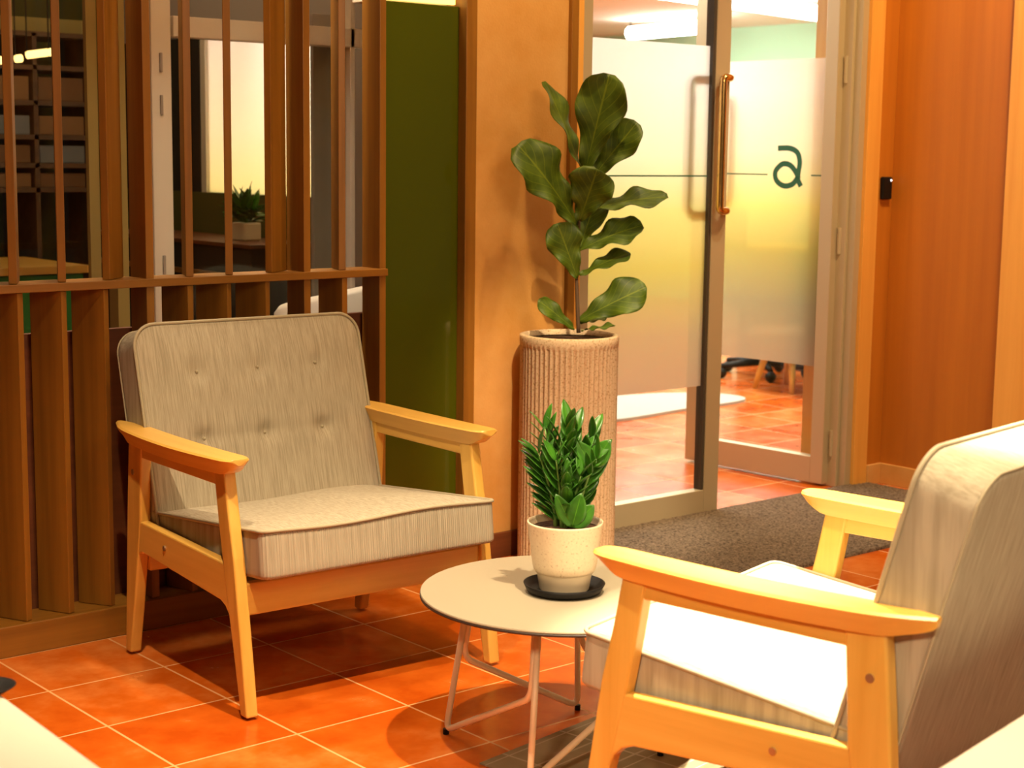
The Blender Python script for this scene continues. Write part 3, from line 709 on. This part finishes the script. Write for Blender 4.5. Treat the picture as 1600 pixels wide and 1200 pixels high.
# desks & chairs deeper
t = thing('desk', 'dark office desk seen through the clear strip of the open door', 'desk', (6.0, 2.6, 0), radians(0))
boxo('desktop', (0, 1.4, 0, .7, .70, .73), 'oakx', t)
boxo('modesty_panel', (.05, 1.35, .03, .06, .08, .70), 'blackm', t)
for a in (.0, 1.35): boxo('leg', (a, a+.05, .05, .65, 0, .70), 'black', t)
t = thing('office_chair', 'black office chair on casters by the dark desk', 'office chair', (5.62, 2.72, 0), .3)
bm = bmesh.new(); lathe(bm, [(0, .40), (.20, .40), (.24, .43), (.23, .47), (0, .48)], 24); new('seat', bm, 'black', t, smooth=True)
boxo('backrest', (-.20, .20, .20, .24, .55, .95), 'black', t, bev=.015)
bm = bmesh.new(); tube(bm, [(0, 0, .07), (0, 0, .41)], .03, 12); new('column', bm, 'black', t, smooth=True)
boxo('back_support', (-.03, .03, .19, .22, .44, .6), 'black', t)
for k in range(5):
    a = k*2*pi/5; bm = bmesh.new(); tube(bm, [(0, 0, .09), (.26*cos(a), .26*sin(a), .07)], [.025, .016], 8); new('base_arm', bm, 'black', t, smooth=True)
    bm = bmesh.new(); bmesh.ops.create_uvsphere(bm, u_segments=12, v_segments=8, radius=.032, matrix=Matrix.Translation((.26*cos(a), .26*sin(a), .032))); new('caster', bm, 'black', t, smooth=True)
p = at('z', 0, 1268, 625); tag(boxo('storage_box', (p.x, p.x+.3, p.y, p.y+.06, 0, .5), 'greenp'), 'green board standing at the back of the bright office', 'board')
# linear tube lights
for (px0, py0, px1, py1, z, grp) in ((985, 52, 1118, 40, 2.25, 0), (1300, 24, 1150, 2, 2.25, 1)):
    A_ = at('z', z, px0, py0); B_ = at('z', z, px1, py1)
    if grp: B_ = A_+(B_-A_).normalized()*3.0
    t = thing('ceiling_light', ['white linear office light seen above the closed leaf film', 'white linear office light seen above the open leaf film'][grp], 'light', A_)
    dd = B_-A_
    bm = bmesh.new(); tube(bm, [(0, 0, 0), dd], .055, 10); new('tube', bm, 'tubelight', t, smooth=True)
    bm = bmesh.new(); tube(bm, [(0, 0, .05), (0, 0, 2.36-z)], .006, 6); tube(bm, [dd+Vector((0, 0, .05)), dd+Vector((0, 0, 2.36-z))], .006, 6); new('cable', bm, 'black', t)

# ================================================================== DIM OFFICE BEHIND THE SCREEN
g = thing('window_2', 'white framed glazed wall behind the screen', 'window'); g['kind'] = 'structure'; del g['category']
YG = 1.15
def gx(px, py=300): return at('y', YG, px, py).x
bm = bmesh.new()
box(bm, gx(240), gx(271), YG, YG+.06, 0, 2.3); box(bm, gx(275)+.0, gx(600), YG, YG+.06, at('y', YG, 350, 62).z, at('y', YG, 350, 30).z)
box(bm, gx(548), gx(553)+.006, YG, YG+.05, 0, 2.3)
new('window_frame', bm, 'white', g, bev=.003)
for z in (1.53, 1.40, .90):
    boxo('hinge', (gx(252), gx(256), YG-.008, YG, z-.03, z+.03), 'grey', g)
boxo('pane', (gx(271), gx(548), YG+.028, YG+.032, 0, at('y', YG, 350, 62).z), 'glass', g, bev=0)
bm = bmesh.new(); box(bm, gx(140), gx(156), YG, YG+.02, 0, 2.3); box(bm, gx(186), gx(204), YG+.02, YG+.08, 0, 2.3)
struct(new('trim_5', bm, 'olive'), 'olive mullions behind the screen')
struct(boxo('trim_6', (at('y', YG+.08, 490, 200).x, at('y', YG+.08, 519, 200).x, YG+.08, YG+.10, 0, at('y', YG, 500, 18).z), 'grey'), 'grey column behind the screen')
boxo('pane', (gx(-60), gx(140), YG+.028, YG+.032, 0, 2.3), 'glass', g, bev=0)
# back wall of dim office
YB = 3.6
struct(boxo('wall_dim_office', (-1.5, 1.95, YB, YB+.1, 0, 2.35), 'darkgrn'))
def by(px, py, y=3.2): return at('y', y, px, py)
a = by(-40, 50); b = by(150, 28)
struct(boxo('trim_7', (a.x, b.x, 3.22, 3.3, by(60, 50).z, by(60, 27).z), 'olive'))
t = thing('storage_shelf', 'dark shelving unit in the dim office seen between the slats', 'shelf', (0, 3.15, 0))
x0 = by(-50, 200).x; x1 = by(137, 200).x; zt = by(60, 60).z
MS = wood('shelf_brown', 'x', (.07, .030, .012), (.12, .055, .02), .6)
for z in [by(60, q).z for q in (300, 262, 218, 165, 110, 58)]: bm = bmesh.new(); box(bm, x0, x1, 0, .35, z, z+.02); new('shelf_board', bm, MS, t)
for x in (x0, (x0+x1)/2, x1-.02): bm = bmesh.new(); box(bm, x, x+.02, 0, .35, 0, zt+.02); new('upright', bm, MS, t)
cols = [mat('kraft_box', (.22, .11, .045), .8), mat('dusty_blue_box', (.16, .17, .19), .8), mat('brown_box', (.16, .075, .03), .8)]
names = ['upper', 'middle', 'lower', 'lowest']; cn = ['kraft brown', 'dusty blue grey', 'dark brown']
zl = [by(60, q).z+.02 for q in (165, 218, 262, 300)]; xm = (x0+x1)/2
for r_, z in enumerate(zl):
    for c_ in range(2):
        xa = x0+.03 if c_ == 0 else xm+.03; xb = xm-.01 if c_ == 0 else x1-.03
        k_ = (r_+c_*2) % 3; hh = (.10, .08, .075, .06)[r_]
        o = boxo('storage_box', (xa, xb, 3.17, 3.45, z, z+hh), cols[k_], bev=.004)
        tag(o, '%s box on the %s shelf, %s side, behind the slats' % (cn[k_], names[r_], ('left', 'right')[c_]), 'box', 'boxes on the dim office shelves')
# desk with green front
p0 = at('y', 2.4, -40, 432); p1 = at('y', 2.4, 139, 424); zt = at('y', 2.4, 60, 417).z
t = thing('desk', 'timber topped desk with bright green front behind the left slats', 'desk', (p0.x, 2.4, 0))
boxo('desktop', (0, p1.x-p0.x, 0, .6, zt-.03, zt), 'oakx', t); boxo('desk_front', (.0, p1.x-p0.x-.01, .03, .06, .02, zt-.035), 'greenp', t)
for x in (0, p1.x-p0.x-.03): boxo('side_panel', (x, x+.025, .062, .58, 0, zt-.03), 'blackm', t)
# pendant lamps
for i, (xa, ya, xb, yb) in enumerate(((42, 86, 74, 82), (24, 92, 34, 91), (-10, 95, 3, 94), (76, 82, 81, 81))):
    A_ = at('y', 3.0, xa, ya); B_ = at('y', 3.0, xb, yb)
    t = thing('pendant_lamp', ['long warm glowing lamp behind the second slat gap', 'short warm glowing lamp right of the first slat', 'warm glowing lamp at the left picture edge', 'small round end lamp beside the long glowing lamp'][i], 'lamp', A_, 0, 'warm lamps in the dim office')
    bm = bmesh.new(); tube(bm, [(0, 0, 0), B_-A_], .016, 8); new('lamp_shade', bm, 'lampwarm', t, smooth=True)
    bm = bmesh.new(); tube(bm, [(0, 0, .01), (0, 0, 2.36-A_.z)], .003, 6); new('cable', bm, 'black', t)
# sideboard with plant in front of the glowing window
q0 = at('x', 1.62, 330, 333)
t = thing('sideboard', 'dark sideboard with timber edges below the frosted window', 'sideboard', (1.62, 1.75, 0))
boxo('carcass', (0, .30, 0, 1.3, 0, .90), 'blackm', t)
boxo('top', (-.01, .31, -.01, 1.31, .90, .915), 'darkwood', t)
boxo('ledge', (-.015, 0, 0, 1.3, .78, .80), 'walnuty', t)
t = thing('potted_plant', 'bushy dark plant in a pale square pot silhouetted against the frosted window', 'potted plant', (1.77, 2.03, .915))
boxo('pot', (-.04, .04, -.045, .045, 0, .07), 'tube', t, bev=.006)
for k in range(70):
    rr = random.Random(k); a = rr.random()*6.28; e = rr.uniform(.2, 1.5); L = rr.uniform(.06, .12)
    b_ = Vector((rr.uniform(-.02, .02), rr.uniform(-.02, .02), .068+rr.uniform(0, .05))); d_ = Vector((cos(a)*cos(e), sin(a)*cos(e), sin(e)))
    place_leaf(t, b_, b_+d_*L, .036, UP+RT*rr.uniform(-1, 1), zprof, 'zz', n=5, m=1, bend=.2, fold=.2, seed=k)
# pale tub chair behind the screen
t = thing('tub_chair', 'pale grey tub chair partly seen below the screen rail', 'chair', (1.47, .88, 0))
bm = bmesh.new(); rings = []
for k in range(25):
    a = radians(150+k*10); z1 = .86-.10*abs(k-12)/12
    rings.append([(.27*cos(a), .20*sin(a), .30), (.27*cos(a), .20*sin(a), z1-.02), (.255*cos(a), .185*sin(a), z1), (.235*cos(a), .165*sin(a), z1-.02), (.235*cos(a), .165*sin(a), .30)])
loft(bm, rings, True, True); new('shell', bm, 'white', t, smooth=True)
bm = bmesh.new(); lathe(bm, [(0, .36), (.16, .36), (.17, .40), (.16, .44), (0, .45)], 24); new('seat', bm, 'grey', t, smooth=True)
for a, b in ((-.17, -.12), (.17, -.12), (-.17, .12), (.17, .12)): bm = bmesh.new(); tube(bm, [(a*.8, b*.8, .37), (a, b, 0)], .012, 8); new('leg', bm, 'oakz', t, smooth=True)
